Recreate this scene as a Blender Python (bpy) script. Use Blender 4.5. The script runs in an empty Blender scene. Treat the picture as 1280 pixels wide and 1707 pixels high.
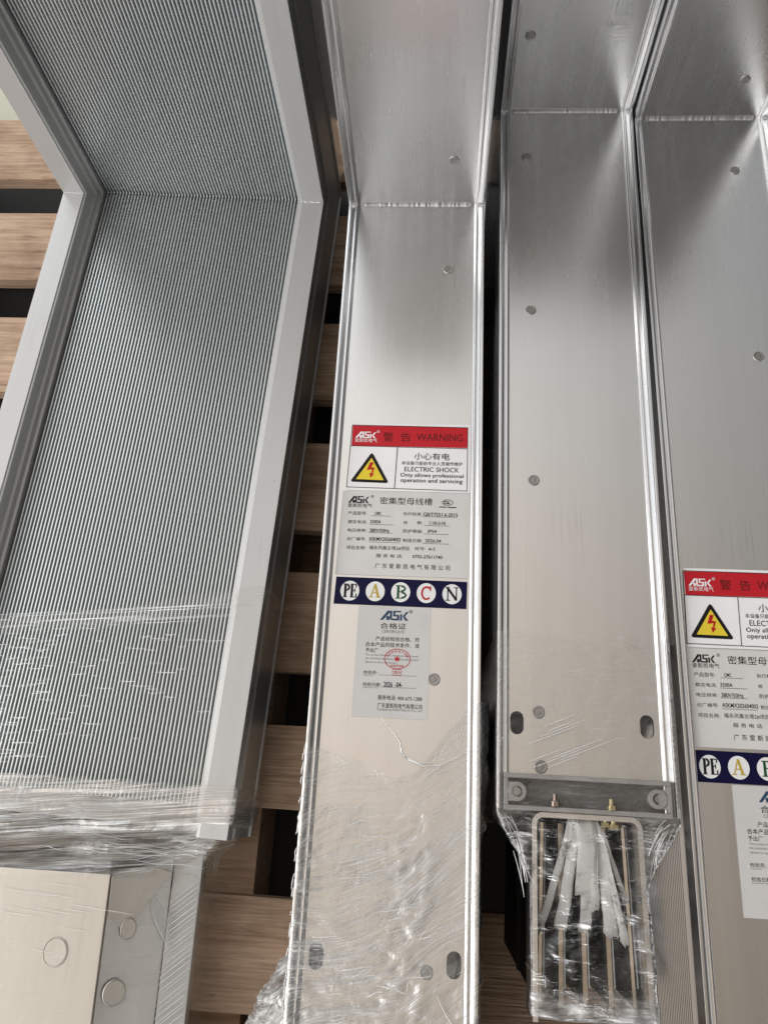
import bpy, bmesh, math, random
from mathutils import Vector, Matrix, noise
R = math.radians
random.seed(7)
S = bpy.context.scene
COL = S.collection

# ------------------------------------------------------------------ camera, world, lights, exposure
cam_d = bpy.data.cameras.new('camera')
cam = bpy.data.objects.new('camera', cam_d); COL.objects.link(cam)
cam_d.sensor_fit = 'VERTICAL'; cam_d.sensor_height = 24.0
cam_d.lens = 24.0 * 1310 / 1707
cam_d.clip_start = 0.01; cam_d.clip_end = 60
cx = Vector((0.99683453, 0.05797293, -0.05440636))
cu = Vector((-0.03587579, 0.93868541, 0.34290325))
cb = Vector((0.07094956, -0.33986593, 0.93779385))
M = Matrix((cx, cu, cb)).transposed().to_4x4(); M.translation = Vector((0, 0, 1.0))
cam.matrix_world = M
S.camera = cam
S.view_settings.view_transform = 'Standard'; S.view_settings.look = 'None'
S.view_settings.gamma = 1; S.view_settings.use_curve_mapping = False
S.view_settings.exposure = 0.15
S.render.engine = 'CYCLES'
S.cycles.use_denoising = True
S.cycles.max_bounces = 12; S.cycles.glossy_bounces = 6; S.cycles.transparent_max_bounces = 24
S.cycles.caustics_reflective = False; S.cycles.caustics_refractive = False
S.cycles.sample_clamp_indirect = 6

W = bpy.data.worlds.new('World'); S.world = W; W.use_nodes = True
wn, wl = W.node_tree.nodes, W.node_tree.links
wn.clear()
w_out = wn.new('ShaderNodeOutputWorld'); w_bg = wn.new('ShaderNodeBackground')
w_tc = wn.new('ShaderNodeTexCoord')
def wdot(vec):
    n = wn.new('ShaderNodeVectorMath'); n.operation = 'DOT_PRODUCT'
    wl.new(w_tc.outputs['Generated'], n.inputs[0]); n.inputs[1].default_value = Vector(vec).normalized()
    return n.outputs['Value']
def wramp(val, stops):
    n = wn.new('ShaderNodeValToRGB'); wl.new(val, n.inputs['Fac'])
    e = n.color_ramp.elements
    while len(e) < len(stops): e.new(0.5)
    for el, (p, c) in zip(e, stops): el.position = p; el.color = (*c, 1)
    return n.outputs['Color']
def wmap(val):
    n = wn.new('ShaderNodeMath'); n.operation = 'MULTIPLY_ADD'
    wl.new(val, n.inputs[0]); n.inputs[1].default_value = .5; n.inputs[2].default_value = .5
    return n.outputs[0]
def wadd(a, b):
    n = wn.new('ShaderNodeMix'); n.data_type = 'RGBA'; n.blend_type = 'ADD'; n.inputs['Factor'].default_value = 1
    wl.new(a, n.inputs['A']); wl.new(b, n.inputs['B']); return n.outputs['Result']
def wmul(a, b):
    n = wn.new('ShaderNodeMix'); n.data_type = 'RGBA'; n.blend_type = 'MULTIPLY'; n.inputs['Factor'].default_value = 1
    wl.new(a, n.inputs['A']); wl.new(b, n.inputs['B']); return n.outputs['Result']
# the hall: warm ceiling straight above, cool daylight from the open side beyond the ducts, darker to the right
zen = wramp(wmap(wdot((0, 0, 1))), [(0, (.02, .018, .015)), (.5, (.20, .20, .20)), (.86, (.56, .56, .555)), (.92, (.60, .57, .53)), (.96, (.62, .52, .42)), (1, (.64, .50, .37))])
far = wramp(wmap(wdot((-.25, 1, .95))), [(0, (0, 0, 0)), (.72, (0, 0, 0)), (.95, (.34, .37, .40)), (1, (.38, .41, .44))])
side = wramp(wmap(wdot((-1, 0, .0))), [(0, (.12, .12, .12)), (.22, (.20, .20, .20)), (.34, (.40, .40, .40)), (.44, (.68, .68, .68)), (.53, (1, 1, 1)), (1, (1.1, 1.1, 1.1))])
# the person taking the picture leans over the near end and blocks a patch of the hall
body = wramp(wmap(wdot((.36, -1, 1.05))), [(0, (1, 1, 1)), (.958, (1, 1, 1)), (.984, (.05, .05, .05)), (1, (.03, .03, .03))])
head = wramp(wmap(wdot((.03, -.655, .755))), [(0, (1, 1, 1)), (.978, (1, 1, 1)), (.9945, (.10, .10, .10)), (1, (.08, .08, .08))])
near = wramp(wmap(wdot((-.38, -1, .42))), [(0, (0, 0, 0)), (.86, (0, 0, 0)), (.965, (1.35, 1.34, 1.33)), (1, (1.5, 1.49, 1.48))])
wl.new(wmul(wmul(wmul(wadd(wadd(zen, far), near), side), body), head), w_bg.inputs['Color'])
w_bg.inputs['Strength'].default_value = 1.0
wl.new(w_bg.outputs[0], w_out.inputs['Surface'])

def area(name, loc, target, sx, sy, power, col):
    d = bpy.data.lights.new(name, 'AREA'); d.shape = 'RECTANGLE'; d.size = sx; d.size_y = sy
    d.energy = power; d.color = col
    o = bpy.data.objects.new(name, d); COL.objects.link(o)
    o.location = loc
    o.rotation_euler = (Vector(target) - Vector(loc)).to_track_quat('-Z', 'Y').to_euler()
    return o
area('window_light', (-2.7, -0.2, 1.45), (-.1, .35, .2), 3.0, 1.8, 58, (1.0, .975, .95))
area('doorway_light', (-1.2, 3.0, 2.2), (-.1, .4, .3), 2.4, 1.6, 20, (.93, .97, 1.0))

# ------------------------------------------------------------------ helpers
def tag(o, label=None, cat=None, group=None, kind=None):
    for k, v in (('label', label), ('category', cat), ('group', group), ('kind', kind)):
        if v: o[k] = v
    return o
def empty(name, loc=(0, 0, 0), rz=0, label=None, cat=None, group=None):
    o = bpy.data.objects.new(name, None); COL.objects.link(o)
    o.location = loc; o.rotation_euler = (0, 0, rz); o.empty_display_size = .05
    return tag(o, label, cat, group)
def link(name, me, mat, parent=None, smooth=False):
    o = bpy.data.objects.new(name, me); COL.objects.link(o)
    if mat: me.materials.append(mat)
    if parent: o.parent = parent
    if smooth:
        for p in me.polygons: p.use_smooth = True
    return o
def obj(name, bm, mat, parent=None, smooth=False):
    me = bpy.data.meshes.new(name); bm.normal_update(); bm.to_mesh(me); bm.free()
    return link(name, me, mat, parent, smooth)
def box(bm, x0, x1, y0, y1, z0, z1):
    v = [bm.verts.new((x, y, z)) for x in (x0, x1) for y in (y0, y1) for z in (z0, z1)]
    for f in ((0, 1, 3, 2), (4, 6, 7, 5), (0, 4, 5, 1), (2, 3, 7, 6), (0, 2, 6, 4), (1, 5, 7, 3)):
        bm.faces.new([v[i] for i in f])
def prism(bm, pts, z0, z1):
    a = [bm.verts.new((x, y, z0)) for x, y in pts]; b = [bm.verts.new((x, y, z1)) for x, y in pts]
    n = len(pts)
    bm.faces.new(a[::-1]); bm.faces.new(b)
    for i in range(n): bm.faces.new((a[i], a[(i + 1) % n], b[(i + 1) % n], b[i]))
def circ(cx_, cy_, r, n=28, ry=None):
    ry = ry or r
    return [(cx_ + r * math.cos(2 * math.pi * i / n), cy_ + ry * math.sin(2 * math.pi * i / n)) for i in range(n)]
def obround(cx_, cy_, w, h, n=12):
    r = w / 2; p = []
    for i in range(n + 1): a = math.pi * i / n; p.append((cx_ + r * math.cos(a), cy_ + h / 2 - r + r * math.sin(a)))
    for i in range(n + 1): a = math.pi + math.pi * i / n; p.append((cx_ + r * math.cos(a), cy_ - h / 2 + r + r * math.sin(a)))
    return p
def tube(bm, pts, rad, sides=6):
    pts = [Vector(p) for p in pts]; rings = []
    n = len(pts)
    for i, p in enumerate(pts):
        t = (pts[min(i + 1, n - 1)] - pts[max(i - 1, 0)]).normalized()
        a = t.orthogonal().normalized(); b = t.cross(a)
        r = rad * (0.35 + 0.65 * math.sin(math.pi * (i + .5) / n)) if n > 2 else rad
        rings.append([bm.verts.new(p + r * (math.cos(k * 2 * math.pi / sides) * a + math.sin(k * 2 * math.pi / sides) * b)) for k in range(sides)])
    for i in range(n - 1):
        for k in range(sides):
            bm.faces.new((rings[i][k], rings[i][(k + 1) % sides], rings[i + 1][(k + 1) % sides], rings[i + 1][k]))
def lathe(bm, prof, cx_, cy_, zbase, n=24):
    rings = []
    for r, z in prof:
        rings.append([bm.verts.new((cx_ + r * math.cos(2 * math.pi * k / n), cy_ + r * math.sin(2 * math.pi * k / n), zbase + z)) for k in range(n)])
    for i in range(len(rings) - 1):
        for k in range(n):
            bm.faces.new((rings[i][k], rings[i][(k + 1) % n], rings[i + 1][(k + 1) % n], rings[i + 1][k]))
    bm.faces.new(rings[-1]); bm.faces.new(rings[0][::-1])
def sweep_elbow(bm, prof, L, H, zt, closed=False):
    """profile (u, w) swept along a flat leg of length L, mitred, then up a standing leg of height H"""
    rows = []
    for (u, w) in prof:
        a = bm.verts.new((u, -L, zt + w)); b = bm.verts.new((u, -w, zt + w)); c = bm.verts.new((u, -w, zt + H))
        rows.append((a, b, c))
    n = len(rows)
    for i in range(n if closed else n - 1):
        p, q = rows[i], rows[(i + 1) % n]
        bm.faces.new((p[0], q[0], q[1], p[1])); bm.faces.new((p[1], q[1], q[2], p[2]))
    if closed:
        bm.faces.new([r[0] for r in rows][::-1]); bm.faces.new([r[2] for r in rows])
mm = lambda pr: [(a / 1000, b / 1000) for a, b in pr]

# ------------------------------------------------------------------ materials
def new_mat(name):
    m = bpy.data.materials.new(name); m.use_nodes = True
    nt = m.node_tree; nt.nodes.clear()
    return m, nt.nodes, nt.links
def N(ns, t, **kw):
    n = ns.new(t)
    for k, v in kw.items():
        if k in n.inputs: n.inputs[k].default_value = v
        else: setattr(n, k, v)
    return n
def noise_tex(ns, ls, scale, vec=(1, 1, 1), detail=4, rough=.5, coord='Object', dist=0):
    tc = ns.new('ShaderNodeTexCoord'); mp = ns.new('ShaderNodeMapping')
    mp.inputs['Scale'].default_value = vec; ls.new(tc.outputs[coord], mp.inputs['Vector'])
    n = ns.new('ShaderNodeTexNoise'); n.inputs['Scale'].default_value = scale; n.inputs['Detail'].default_value = detail
    n.inputs['Roughness'].default_value = rough; n.inputs['Distortion'].default_value = dist
    ls.new(mp.outputs[0], n.inputs['Vector'])
    return n.outputs['Fac']
def ramp(ns, ls, val, stops):
    n = ns.new('ShaderNodeValToRGB'); ls.new(val, n.inputs['Fac']); e = n.color_ramp.elements
    while len(e) < len(stops): e.new(.5)
    for el, (p, c) in zip(e, stops):
        el.position = p; el.color = (*c, 1) if len(c) == 3 else c
    return n.outputs['Color']
def alu(name, base=(.80, .80, .805), rough=.34, brush=.10, metal=1.0, stains=True):
    m, ns, ls = new_mat(name)
    out = N(ns, 'ShaderNodeOutputMaterial'); p = N(ns, 'ShaderNodeBsdfPrincipled', Metallic=metal)
    ls.new(p.outputs[0], out.inputs[0])
    fine = noise_tex(ns, ls, 1, (900, 5, 5), 3, .6)
    broad = noise_tex(ns, ls, 1, (90, 2, 2), 3, .55)
    blot = noise_tex(ns, ls, 8, (1, .6, .6), 2, .5)
    a = N(ns, 'ShaderNodeMath', operation='MULTIPLY_ADD'); ls.new(broad, a.inputs[0]); a.inputs[1].default_value = .05; a.inputs[2].default_value = rough - .075
    b = N(ns, 'ShaderNodeMath', operation='MULTIPLY_ADD'); ls.new(blot, b.inputs[0]); b.inputs[1].default_value = .12; ls.new(a.outputs[0], b.inputs[2])
    ls.new(b.outputs[0], p.inputs['Roughness'])
    dark = tuple(c * .95 for c in base)
    c1 = ramp(ns, ls, broad, [(.3, dark), (.7, base)])
    if stains:
        sp = noise_tex(ns, ls, 1, (160, 90, 90), 2, .5)
        msk = ramp(ns, ls, sp, [(.77, (1, 1, 1)), (.80, (.45, .43, .42))])
        mx = N(ns, 'ShaderNodeMix', data_type='RGBA', blend_type='MULTIPLY'); mx.inputs['Factor'].default_value = .22
        ls.new(c1, mx.inputs['A']); ls.new(msk, mx.inputs['B']); c1 = mx.outputs['Result']
    if stains:
        sc = noise_tex(ns, ls, 1, (620, 14, 14), 2, .5, dist=.3); area_ = noise_tex(ns, ls, 7, (1, 1, 1), 3, .6)
        am = N(ns, 'ShaderNodeMath', operation='MULTIPLY'); ls.new(sc, am.inputs[0]); ls.new(area_, am.inputs[1])
        k1 = ramp(ns, ls, am.outputs[0], [(.36, (1, 1, 1)), (.40, (.80, .79, .78)), (.46, (.62, .61, .60))])
        mx5 = N(ns, 'ShaderNodeMix', data_type='RGBA', blend_type='MULTIPLY'); mx5.inputs['Factor'].default_value = .22
        ls.new(c1, mx5.inputs['A']); ls.new(k1, mx5.inputs['B']); c1 = mx5.outputs['Result']
    ls.new(c1, p.inputs['Base Color'])
    bp = N(ns, 'ShaderNodeBump', Strength=brush, Distance=.0006); ls.new(fine, bp.inputs['Height'])
    bp2 = N(ns, 'ShaderNodeBump', Strength=.05 if stains else 0, Distance=.004); ls.new(blot, bp2.inputs['Height']); ls.new(bp.outputs[0], bp2.inputs['Normal'])
    ls.new(bp2.outputs[0], p.inputs['Normal'])
    return m
def plain(name, col, rough=.5, metal=0, bump=0, bscale=300, coat=0):
    m, ns, ls = new_mat(name)
    out = N(ns, 'ShaderNodeOutputMaterial'); p = N(ns, 'ShaderNodeBsdfPrincipled', Roughness=rough, Metallic=metal)
    p.inputs['Coat Weight'].default_value = coat
    if not metal: p.inputs['Specular IOR Level'].default_value = .18
    v = noise_tex(ns, ls, 60, (1, 1, 1), 3)
    ls.new(ramp(ns, ls, v, [(.25, tuple(c * .93 for c in col)), (.75, col)]), p.inputs['Base Color'])
    if bump:
        b = N(ns, 'ShaderNodeBump', Strength=bump, Distance=.001); ls.new(noise_tex(ns, ls, bscale), b.inputs['Height']); ls.new(b.outputs[0], p.inputs['Normal'])
    ls.new(p.outputs[0], out.inputs[0])
    return m
def wood(name):
    m, ns, ls = new_mat(name)
    out = N(ns, 'ShaderNodeOutputMaterial'); p = N(ns, 'ShaderNodeBsdfPrincipled', Roughness=.75)
    tc = ns.new('ShaderNodeTexCoord'); oi = ns.new('ShaderNodeObjectInfo'); mp = ns.new('ShaderNodeMapping')
    ad = N(ns, 'ShaderNodeVectorMath', operation='MULTIPLY_ADD'); ls.new(oi.outputs['Random'], ad.inputs[0]); ad.inputs[1].default_value = (9, 7, 5)
    ls.new(tc.outputs['Object'], ad.inputs[2]); ls.new(ad.outputs[0], mp.inputs[0]); mp.inputs['Scale'].default_value = (1.6, 16, 16)
    n1 = N(ns, 'ShaderNodeTexNoise', Scale=3.0, Detail=6, Roughness=.62, Distortion=1.4); ls.new(mp.outputs[0], n1.inputs['Vector'])
    mp2 = ns.new('ShaderNodeMapping'); mp2.inputs['Scale'].default_value = (6, 150, 150); ls.new(ad.outputs[0], mp2.inputs[0])
    n2 = N(ns, 'ShaderNodeTexNoise', Scale=2.0, Detail=5, Roughness=.6); ls.new(mp2.outputs[0], n2.inputs['Vector'])
    n3 = N(ns, 'ShaderNodeTexNoise', Scale=7.0, Detail=4, Roughness=.6); ls.new(ad.outputs[0], n3.inputs['Vector'])
    c = ramp(ns, ls, n1.outputs['Fac'], [(.22, (.21, .13, .08)), (.38, (.40, .27, .18)), (.58, (.52, .37, .26)), (.8, (.60, .45, .33))])
    c2 = ramp(ns, ls, n2.outputs['Fac'], [(.3, (.66, .62, .58)), (.62, (1, 1, 1))])
    c3 = ramp(ns, ls, n3.outputs['Fac'], [(.32, (.42, .37, .33)), (.52, (1, 1, 1))])
    mx = N(ns, 'ShaderNodeMix', data_type='RGBA', blend_type='MULTIPLY'); mx.inputs['Factor'].default_value = .9; ls.new(c, mx.inputs['A']); ls.new(c2, mx.inputs['B'])
    mx2 = N(ns, 'ShaderNodeMix', data_type='RGBA', blend_type='MULTIPLY'); mx2.inputs['Factor'].default_value = .6; ls.new(mx.outputs['Result'], mx2.inputs['A']); ls.new(c3, mx2.inputs['B'])
    mp4 = ns.new('ShaderNodeMapping'); mp4.inputs['Scale'].default_value = (5, 34, 34); ls.new(ad.outputs[0], mp4.inputs[0])
    n4 = N(ns, 'ShaderNodeTexNoise', Scale=1.0, Detail=3, Roughness=.5, Distortion=2.0); ls.new(mp4.outputs[0], n4.inputs['Vector'])
    c4 = ramp(ns, ls, n4.outputs['Fac'], [(.27, (.22, .16, .12)), (.335, (1, 1, 1)), (.66, (1, 1, 1)), (.74, (.62, .55, .48))])
    mx3 = N(ns, 'ShaderNodeMix', data_type='RGBA', blend_type='MULTIPLY'); mx3.inputs['Factor'].default_value = .75; ls.new(mx2.outputs['Result'], mx3.inputs['A']); ls.new(c4, mx3.inputs['B'])
    ls.new(mx3.outputs['Result'], p.inputs['Base Color'])
    b = N(ns, 'ShaderNodeBump', Strength=.8, Distance=.003); ls.new(n2.outputs['Fac'], b.inputs['Height']); ls.new(b.outputs[0], p.inputs['Normal'])
    ls.new(p.outputs[0], out.inputs[0])
    return m
def film_mat(name, su=4, sv=60, clear_gloss=.16, gk=1.0, gr=.10, bs=.55, col=(.86, .86, .85)):
    """stretch film: clear and glossy, milky where it is stretched into strands (attribute 'haze' = local thickness)"""
    m, ns, ls = new_mat(name)
    out = N(ns, 'ShaderNodeOutputMaterial')
    tc = ns.new('ShaderNodeTexCoord')
    def nz(su_, sv_, det, dist=.6):
        mp = ns.new('ShaderNodeMapping'); mp.inputs['Scale'].default_value = (su_, sv_, 1); ls.new(tc.outputs['UV'], mp.inputs[0])
        n = N(ns, 'ShaderNodeTexNoise', Scale=1.0, Detail=det, Roughness=.6, Distortion=dist); ls.new(mp.outputs[0], n.inputs['Vector'])
        return n.outputs['Fac']
    s1 = nz(su, sv, 5); s2 = nz(su * 2.2, sv * 5, 4, .2); s3 = nz(su * 6, su * 7, 4, 1.2)
    at = ns.new('ShaderNodeAttribute'); at.attribute_name = 'haze'
    st = ramp(ns, ls, s1, [(.36, (.25, .25, .25)), (.55, (.8, .8, .8)), (.72, (1.7, 1.7, 1.7))])
    st2 = ramp(ns, ls, s2, [(.40, (.35, .35, .35)), (.60, (1.2, 1.2, 1.2)), (.70, (4.2, 4.2, 4.2))])
    k = N(ns, 'ShaderNodeMath', operation='MULTIPLY'); ls.new(st, k.inputs[0]); ls.new(st2, k.inputs[1])
    k2 = N(ns, 'ShaderNodeMath', operation='MULTIPLY', use_clamp=True); ls.new(k.outputs[0], k2.inputs[0]); ls.new(at.outputs['Fac'], k2.inputs[1])
    b1 = N(ns, 'ShaderNodeBump', Strength=bs, Distance=.0016); ls.new(s2, b1.inputs['Height'])
    b2 = N(ns, 'ShaderNodeBump', Strength=.35, Distance=.004); ls.new(s3, b2.inputs['Height']); ls.new(b1.outputs[0], b2.inputs['Normal'])
    tr = N(ns, 'ShaderNodeBsdfTransparent', Color=(.985, .985, .98, 1))
    gl = N(ns, 'ShaderNodeBsdfGlossy', Roughness=gr, Color=(1, 1, 1, 1)); ls.new(b2.outputs[0], gl.inputs['Normal'])
    fr = N(ns, 'ShaderNodeFresnel', IOR=1.5); ls.new(b2.outputs[0], fr.inputs['Normal'])
    fk = N(ns, 'ShaderNodeMath', operation='MULTIPLY_ADD', use_clamp=True); ls.new(fr.outputs[0], fk.inputs[0]); fk.inputs[1].default_value = gk; fk.inputs[2].default_value = clear_gloss - .1
    m1 = ns.new('ShaderNodeMixShader'); ls.new(fk.outputs[0], m1.inputs[0]); ls.new(tr.outputs[0], m1.inputs[1]); ls.new(gl.outputs[0], m1.inputs[2])
    df = N(ns, 'ShaderNodeBsdfDiffuse', Color=(*col, 1)); tl = N(ns, 'ShaderNodeBsdfTranslucent', Color=(*col, 1))
    gh = N(ns, 'ShaderNodeBsdfGlossy', Roughness=.3, Color=(1, 1, 1, 1)); ls.new(b2.outputs[0], gh.inputs['Normal']); ls.new(b2.outputs[0], df.inputs['Normal'])
    h1 = ns.new('ShaderNodeMixShader'); h1.inputs[0].default_value = .4; ls.new(df.outputs[0], h1.inputs[1]); ls.new(tl.outputs[0], h1.inputs[2])
    h2 = ns.new('ShaderNodeMixShader'); h2.inputs[0].default_value = .35; ls.new(h1.outputs[0], h2.inputs[1]); ls.new(gh.outputs[0], h2.inputs[2])
    m2 = ns.new('ShaderNodeMixShader'); ls.new(k2.outputs[0], m2.inputs[0]); ls.new(m1.outputs[0], m2.inputs[1]); ls.new(h2.outputs[0], m2.inputs[2])
    ls.new(m2.outputs[0], out.inputs[0])
    return m
def crease_mat(name):
    m, ns, ls = new_mat(name)
    out = N(ns, 'ShaderNodeOutputMaterial')
    tr = N(ns, 'ShaderNodeBsdfTransparent'); gl = N(ns, 'ShaderNodeBsdfGlossy', Roughness=.22, Color=(1, 1, 1, 1)); df = N(ns, 'ShaderNodeBsdfDiffuse', Color=(.9, .9, .9, 1))
    a = ns.new('ShaderNodeMixShader'); a.inputs[0].default_value = .6; ls.new(gl.outputs[0], a.inputs[1]); ls.new(df.outputs[0], a.inputs[2])
    b = ns.new('ShaderNodeMixShader'); b.inputs[0].default_value = .9; ls.new(tr.outputs[0], b.inputs[1]); ls.new(a.outputs[0], b.inputs[2])
    ls.new(b.outputs[0], out.inputs[0])
    return m

M_FACE = alu('brushed_aluminium_face', (.76, .76, .755), .265, .04, .98)
M_RAIL = alu('aluminium_extrusion', (.80, .80, .805), .26, .04)
M_SIDE = alu('shade_darkened_aluminium', (.42, .42, .425), .16, .0, stains=False)  # same aluminium, base darkened so the shade between ducts is in the colour
M_FIN = alu('ribbed_aluminium', (.83, .87, .875), .36, .0, .60, stains=False)
M_FLANGE = alu('satin_aluminium_flange', (.54, .54, .535), .46, .04, .30)
M_PLATE = alu('bright_aluminium_plate', (.53, .49, .44), .45, .02, .75)
M_WELD = plain('weld_bead', (.46, .46, .455), .48, 1.0, .12, 300)
M_RIVET = alu('rivet_aluminium', (.36, .35, .34), .42, .0, stains=False)
M_WOOD = wood('pallet_pine')
M_DARK = plain('dark_cavity', (.012, .012, .012), .8)
M_CAP = plain('grey_plastic', (.32, .30, .285), .45, 0, .1, 700)
M_CAPD = plain('dark_grey_plastic', (.11, .104, .10), .5, 0, .1, 700)
M_BRASS = plain('yellow_passivated_bolt', (.50, .43, .25), .42, 1.0)
M_STEEL = plain('screw_steel', (.45, .44, .43), .32, 1.0)
M_BAR = plain('tinned_busbar', (.62, .54, .44), .32, 1.0)
M_BARSHADE = plain('bar_gap_shade', (.016, .015, .014), .6)  # black standing in for the shade between and below the busbars
M_SHEET = None
M_WHITE = plain('sticker_white', (.88, .87, .88), .3, 0, .12, 40)
M_PAPER = plain('sticker_silver_paper', (.66, .645, .63), .42)
M_CERT = plain('certificate_paper', (.60, .585, .575), .5)
M_RED = plain('sticker_red', (.52, .018, .028), .35)
M_NAVY = plain('sticker_navy', (.003, .0025, .034), .5)
M_BLACK = plain('print_black', (.012, .011, .012), .5)
M_MAROON = plain('print_maroon', (.10, .012, .012), .5)
M_YELLOW = plain('print_yellow', (.80, .62, .05), .4)
M_GOLD = plain('print_gold', (.50, .36, .05), .45)
M_GREEN = plain('print_green', (.012, .075, .025), .45)
M_PRED = plain('print_red', (.50, .012, .02), .45)
M_DISC = plain('print_disc_white', (.80, .80, .80), .4)
M_FILM = film_mat('stretch_film_long', 3, 40)
M_CREASE = crease_mat('stretch_film_crease')

def sheet_mat():
    m, ns, ls = new_mat('insulating_film_white')
    out = N(ns, 'ShaderNodeOutputMaterial')
    df = N(ns, 'ShaderNodeBsdfDiffuse', Color=(.90, .89, .87, 1)); tl = N(ns, 'ShaderNodeBsdfTranslucent', Color=(.8, .79, .77, 1)); tr = N(ns, 'ShaderNodeBsdfTransparent')
    a = ns.new('ShaderNodeMixShader'); a.inputs[0].default_value = .4; ls.new(df.outputs[0], a.inputs[1]); ls.new(tl.outputs[0], a.inputs[2])
    b = ns.new('ShaderNodeMixShader'); b.inputs[0].default_value = .82; ls.new(tr.outputs[0], b.inputs[1]); ls.new(a.outputs[0], b.inputs[2])
    ls.new(b.outputs[0], out.inputs[0]); return m
M_SHEET = sheet_mat()

# ------------------------------------------------------------------ setting: floor and pallet
m, ns, ls = new_mat('painted_concrete_floor')
out = N(ns, 'ShaderNodeOutputMaterial'); p = N(ns, 'ShaderNodeBsdfPrincipled', Roughness=.5)
ls.new(ramp(ns, ls, noise_tex(ns, ls, 3, detail=6), [(.3, (.50, .51, .41)), (.7, (.60, .60, .49))]), p.inputs['Base Color'])
ls.new(p.outputs[0], out.inputs[0]); M_FLOOR = m
bm = bmesh.new(); box(bm, -4, 4, -4, 4, -.20, -.149)
tag(obj('floor', bm, plain('shade_dark_floor', (.045, .043, .040), .7)), kind='structure')  # floor tone darkened to put the shade under the pallet into it
bm = bmesh.new(); box(bm, -4, -.54, 1.16, 3.9, -.149 - .01, -.145)
tag(obj('pale_floor', bm, M_FLOOR), kind='structure')  # the same floor in its pale tone, clear of the painted shade

pallet = empty('wooden_pallet', (0, 0, -.145), 0, 'rough pine pallet of wide spaced boards lying under all the aluminium ducts', 'pallet')
def rough_board(x0, x1, y0, y1, z0, z1, seed, nx=44, ny=5):
    bm = bmesh.new()
    def nz(x, a): return noise.noise(Vector((x * 5, a, seed * 3.3))) * .0022 + noise.noise(Vector((x * 40, a, seed))) * .0006
    top, bot = [], []
    for i in range(nx + 1):
        x = x0 + (x1 - x0) * i / nx; rt, rb = [], []
        for j in range(ny + 1):
            y = y0 + (y1 - y0) * j / ny
            if j == 0: y += nz(x, 1)
            if j == ny: y += nz(x, 2)
            rt.append(bm.verts.new((x, y, z1 + noise.noise(Vector((x * 8, y * 12, seed))) * .0008)))
            rb.append(bm.verts.new((x, y, z0)))
        top.append(rt); bot.append(rb)
    for i in range(nx):
        for j in range(ny):
            bm.faces.new((top[i][j], top[i + 1][j], top[i + 1][j + 1], top[i][j + 1]))
            bm.faces.new((bot[i][j], bot[i][j + 1], bot[i + 1][j + 1], bot[i + 1][j]))
        bm.faces.new((top[i][0], bot[i][0], bot[i + 1][0], top[i + 1][0]))
        bm.faces.new((top[i][ny], top[i + 1][ny], bot[i + 1][ny], bot[i][ny]))
    bm.faces.new([r for r in top[0]] + [r for r in bot[0]][::-1]); bm.faces.new([r for r in top[nx]][::-1] + [r for r in bot[nx]])
    return bm
Z0 = .145
for i, (y0, y1) in enumerate([(.926, 1.054), (.729, .857), (.531, .659), (.333, .461), (.142, .273), (-.022, .076), (-.236, -.118), (-.42, -.262)]):
    obj('deck_board', rough_board(-1.5, .62, y0, y1, Z0 - .0225, Z0 - .0005, i + 1), M_WOOD, pallet)
for i, x in enumerate((-1.40, -.92, -.245, .52)):
    bm = bmesh.new(); box(bm, x - .04, x + .04, -.45, 1.05, .022, Z0 - .0230); obj('stringer', bm, M_WOOD, pallet)
for i, y in enumerate((-.34, .36, .88)):
    obj('bottom_board', rough_board(-1.5, .62, y - .05, y + .05, .001, .0215, i + 20), M_WOOD, pallet)

# ------------------------------------------------------------------ lettering (flat printed shapes as thin meshes)
_fc = bpy.data.curves.new('type', 'FONT'); _fo = bpy.data.objects.new('type', _fc); COL.objects.link(_fo)
_fc.resolution_u = 3
def text_bm(bm, s, x0, x1, y0, y1, z, bold=0.0, keep=False):
    """one line of type fitted into the box x0..x1, y0..y1 (mm)"""
    _fc.body = s; _fc.offset = min(bold, .012) if s.isascii() else 0
    bpy.context.view_layer.update()
    dg = bpy.context.evaluated_depsgraph_get()
    me = bpy.data.meshes.new_from_object(_fo.evaluated_get(dg))
    if not me.vertices: bpy.data.meshes.remove(me); return
    xs = [v.co.x for v in me.vertices]; ys = [v.co.y for v in me.vertices]
    ax, bx_, ay, by = min(xs), max(xs), min(ys), max(ys)
    sx = (x1 - x0) / max(bx_ - ax, 1e-6); sy = (y1 - y0) / max(by - ay, 1e-6)
    vs = [bm.verts.new(((x0 + (v.co.x - ax) * sx) / 1000, (y0 + (v.co.y - ay) * sy) / 1000, z)) for v in me.vertices]
    for p_ in me.polygons:
        try: bm.faces.new([vs[i] for i in p_.vertices])
        except ValueError: pass
    bpy.data.meshes.remove(me)
def poly(bm, pts, z):
    """flat polygon, mm"""
    bm.faces.new([bm.verts.new((x / 1000, y / 1000, z)) for x, y in pts])
def rect(bm, x0, x1, y0, y1, z): poly(bm, [(x0, y0), (x1, y0), (x1, y1), (x0, y1)], z)
_st = [0]
def stroke(bm, x0, y0, x1, y1, w, z):
    d = Vector((x1 - x0, y1 - y0)); n_ = Vector((-d.y, d.x)).normalized() * w / 2
    _st[0] = (_st[0] + 1) % 12
    poly(bm, [(x0 - n_.x, y0 - n_.y), (x1 - n_.x, y1 - n_.y), (x1 + n_.x, y1 + n_.y), (x0 + n_.x, y0 + n_.y)], z + _st[0] * 4e-6)
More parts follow.
